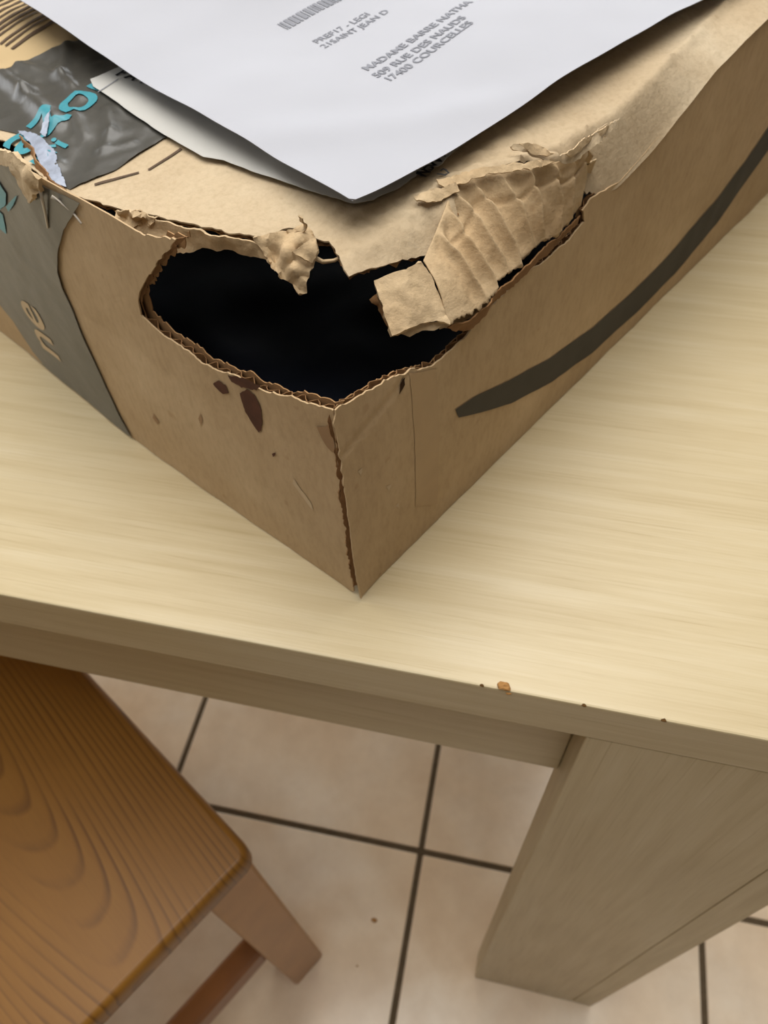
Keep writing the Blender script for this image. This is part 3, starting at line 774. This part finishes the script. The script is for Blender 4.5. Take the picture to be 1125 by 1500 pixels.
for (a, b) in (([(48.1, 170.3), (59.4, 171.6)]),):
    A, B_ = Vector(a[:2])/1000, Vector(b[:2])/1000
    d = (B_-A); quad_on(lambda x, y: lid_s(x, y, .0025, .35), A, d.normalized(), Vector((-d.y, d.x)).normalized(), d.length, .0005, 8)
from_py('fold_line', V, Fc, GREYINK, lb)
V, Fc = [], []
for (a, b) in ([(28.8, 116.7), (44.7, 117.1)], [(11.9, 127), (25.6, 118.6)]):
    A, B_ = Vector(a[:2])/1000, Vector(b[:2])/1000
    d = (B_-A); quad_on(lambda x, y: lid_s(x, y, .0004), A, d.normalized(), Vector((-d.y, d.x)).normalized(), d.length, .0012, 12)
from_py('printed_line', V, Fc, BAR, lid)

# --- printed curved arrow stroke on the right wall
SW = mm([(58.3, 61.6), (70.1, 59.5), (94.2, 50.8), (126.7, 40.8), (162.6, 33.9), (201.1, 31.5), (240.8, 34.5), (280.6, 42.8), (309.5, 52.5), (336, 66.3), (363.8, 83.4), (387.5, 59.2), (352.2, 47.3), (327, 34.8), (298.4, 21.7), (256.8, 11.7), (213.5, 10.7), (172.6, 13.2), (134.3, 21.2), (99.4, 34), (75.9, 46.4), (60.8, 55.5)])
tag(domain_sheet('printed_swoosh', SW[::-1], lambda a, b: rw_s(a, b, .0009), INK, rwall, .0035), 'dark printed curved stroke')
sl = mm([(28.5, 97.9), (30.2, 97.8), (29.5, 95.1), (26.3, 93.1)])
domain_sheet('crease_slit', sl[::-1], lambda a, b: rw_s(a, b, .0010), SLIT, rwall, .002)
ts_ = mm([(32.3, 97.8), (46.2, 90.6), (49, 54.2), (49.6, 12.2), (35, 24.7), (34.3, 66.3)])
domain_sheet('wall_band', ragged(ts_[::-1], .002, .0002, 33), lambda a, b: rw_s(a, b, .0008), STRIP, rwall, .003)  # upright band on the right wall, slightly darker than the board around it

# --- stains and scuffs on the left wall
for s, m in (([(48.2, 84.7), (43.5, 89.7), (39.6, 88.9), (38.3, 82.5), (39.1, 74.6), (42.1, 69.1), (44.9, 72.2), (47.6, 76.1)], STAIN),
             ([(63, 80.9), (59, 84.5), (55.3, 84.7), (54.9, 81), (58.7, 78.1), (61.3, 79.2)], STAIN),
             ([(53, 90.5), (43.7, 94.3), (35.4, 95.4), (38.2, 91.9), (46.5, 88.6), (51.5, 88.2)], STAIN),
             ([(36.9, 61.8), (34.7, 63.7), (34.6, 62.2), (36.5, 60.2)], STAIN),
             ([(10.1, 92.6), (4.7, 97), (2.6, 89.6), (4.4, 84.2), (6.8, 85.2), (8.8, 88.7)], DAMP)):
    domain_sheet('stain', ragged(mm(s), .0012, .0005, 5), lambda a, b: lw_s(a, b, .0009), m, lwall, .002)

for s in ([(26.8, 54.6), (19.4, 45.2), (19.1, 42), (21.1, 42.9), (28.1, 51.3)], [(77.2, 58.2), (77, 53.8), (79.6, 48.2), (79.8, 52.8)], [(113.6, 35.5), (111.3, 31.9), (113.5, 28.8), (115.6, 31.7)]):
    domain_sheet('scuff', ragged(mm(s), .0012, .0003, 5), lambda a, b: lw_s(a, b, .0008), BEIGE if s[0][1] > 30 and s[0][0] < 40 else DAMP, lwall, .002)
for s in ([(17.8, 53.8), (20.9, 52.5), (19.2, 50.1)], [(22.7, 37.7), (24.3, 37.8), (25, 33.7)], [(4.8, 73.9), (6.8, 73.5), (5.9, 70.8)]):
    domain_sheet('scuff', ragged(mm(s)[::-1], .0012, .0003, 5), lambda a, b: rw_s(a, b, .0008), BEIGE, rwall, .002)

# ------------------------------------------------------------------ what lies inside the box
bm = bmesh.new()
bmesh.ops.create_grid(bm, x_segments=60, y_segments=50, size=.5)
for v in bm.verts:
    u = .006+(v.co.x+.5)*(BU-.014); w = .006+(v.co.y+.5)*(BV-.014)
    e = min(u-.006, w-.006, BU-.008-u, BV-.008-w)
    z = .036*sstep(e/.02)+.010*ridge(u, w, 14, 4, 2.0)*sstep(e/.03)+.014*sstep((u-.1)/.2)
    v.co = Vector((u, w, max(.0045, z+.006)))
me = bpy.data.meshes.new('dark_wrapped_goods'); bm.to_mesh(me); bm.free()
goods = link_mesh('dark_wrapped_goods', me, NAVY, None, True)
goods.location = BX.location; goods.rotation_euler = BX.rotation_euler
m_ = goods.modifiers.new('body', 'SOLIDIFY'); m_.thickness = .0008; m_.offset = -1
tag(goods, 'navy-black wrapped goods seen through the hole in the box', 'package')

# ------------------------------------------------------------------ envelope
EC = [Vector(q)/1000 for q in [(45.6, 33.2, 140)]][0]
ER = math.radians(-4.5)
env = empty('envelope', BX.matrix_basis @ Vector((EC.x, EC.y, EC.z)), 1.07689+ER)
tag(env, 'white paper envelope with printed address lying on top of the box', 'envelope')
EL, EW = .324, .229
def env_s(a, b, off=0.0):
    z = .0115*sstep((b-.03)/.2)**1.3 + .0050*sstep(a/.25) - .0012*math.sin(math.pi*min(1, a/.10))*math.exp(-b/.08)
    z += .0016*fbm(a, b, 13, 3, 2.2)+.0026*noise.noise(Vector((a*9+b*5, b*16-a*7, 4)))
    z += .0012*math.exp(-((b+a*.55-.052)/.012)**2)
    return Vector((a, b, z+off))
rc = .0015
eo = [(rc, 0), (EL-rc, 0), (EL, rc), (EL, EW-rc), (EL-rc, EW), (rc, EW), (0, EW-rc), (0, rc)]
eo = ragged(eo, .004, .0, 1)
domain_sheet('front_sheet', eo, lambda a, b: env_s(a, b), PAPER, env, .004, .0002, True)
domain_sheet('back_sheet', ragged([(.0006, .0006), (EL-.0006, .0006), (EL-.0006, EW-.0006), (.0006, EW-.0006)], .004, 0, 1), lambda a, b: env_s(a, b, -.0011+.0007*(1-min(1, min(a, b)/.006))), PAPER, env, .006, .0002, True)
inv = Matrix.Rotation(-ER, 2)
def env_uv(q): return inv @ (Vector(q[:2])/1000-EC.xy)
ETXT = [(116.4, 90, 145), (114.7, 83.4, 145), (115.1, 78, 145), (121.3, 121.2, 146), (120.2, 116, 146), (122, 138.4, 146), (180.1, 89, 146)]
def etext(k, dx=0, dy=0, ang=0.0):
    p0 = env_uv(ETXT[k]); c, s = math.cos(ang), math.sin(ang)
    return lambda x, y: env_s(p0.x+dx+c*x*1.18-s*y, p0.y+dy+s*x+c*y, .00025)
AN = math.radians(4.5)
for k, t in ((0, 'MADAME BARRE NATHA'), (1, '509 RUE DES NAUDS'), (2, '17400 COURCELLES')):
    drape_text('address_text', t, .0050, etext(k, 0, 0, AN), GREYINK, env, bold=.00012)
for k, t in ((3, 'PREF17 - LEGI'), (4, '21SAINT JEAN D')):
    drape_text('address_text', t, .0046, etext(k, 0, 0, AN), GREYINK, env, bold=.00005)
V, Fc = [], []
p0 = env_uv(ETXT[5]); d = Vector((math.cos(AN), math.sin(AN))); n = Vector((-d.y, d.x)); x = 0.0
rnd = random.Random(3)
while x < .062:
    w = rnd.choice((.0006, .0012, .0020))
    quad_on(lambda a, b: env_s(a, b, .00025), p0+d*x, n, d, .0062, w, 2)
    x += w+rnd.choice((.0006, .0009))
from_py('barcode', V, Fc, GREYINK, env)

# ------------------------------------------------------------------ crumbs on the floor
for (x, y, r, lab) in ((-.0815, .033, .0022, 'small brown crumb on a floor tile in front of the stool leg'), (-.0900, -.0172, .0009, 'tiny brown speck on the floor tile right of the stool leg foot')):
    o = link_mesh('crumb', crumb_mesh(r, x*31, .6), CHIP)
    o.location = (x, y, r*.35)
    tag(o, lab, 'crumb')
o = link_mesh('board_crumb', crumb_mesh(.0017, 3.3, .7), CHIP)
o.location = (.0085, .0014, ZT+.0009)
tag(o, 'light brown crumb of board lying on the front edge of the table', 'crumb')
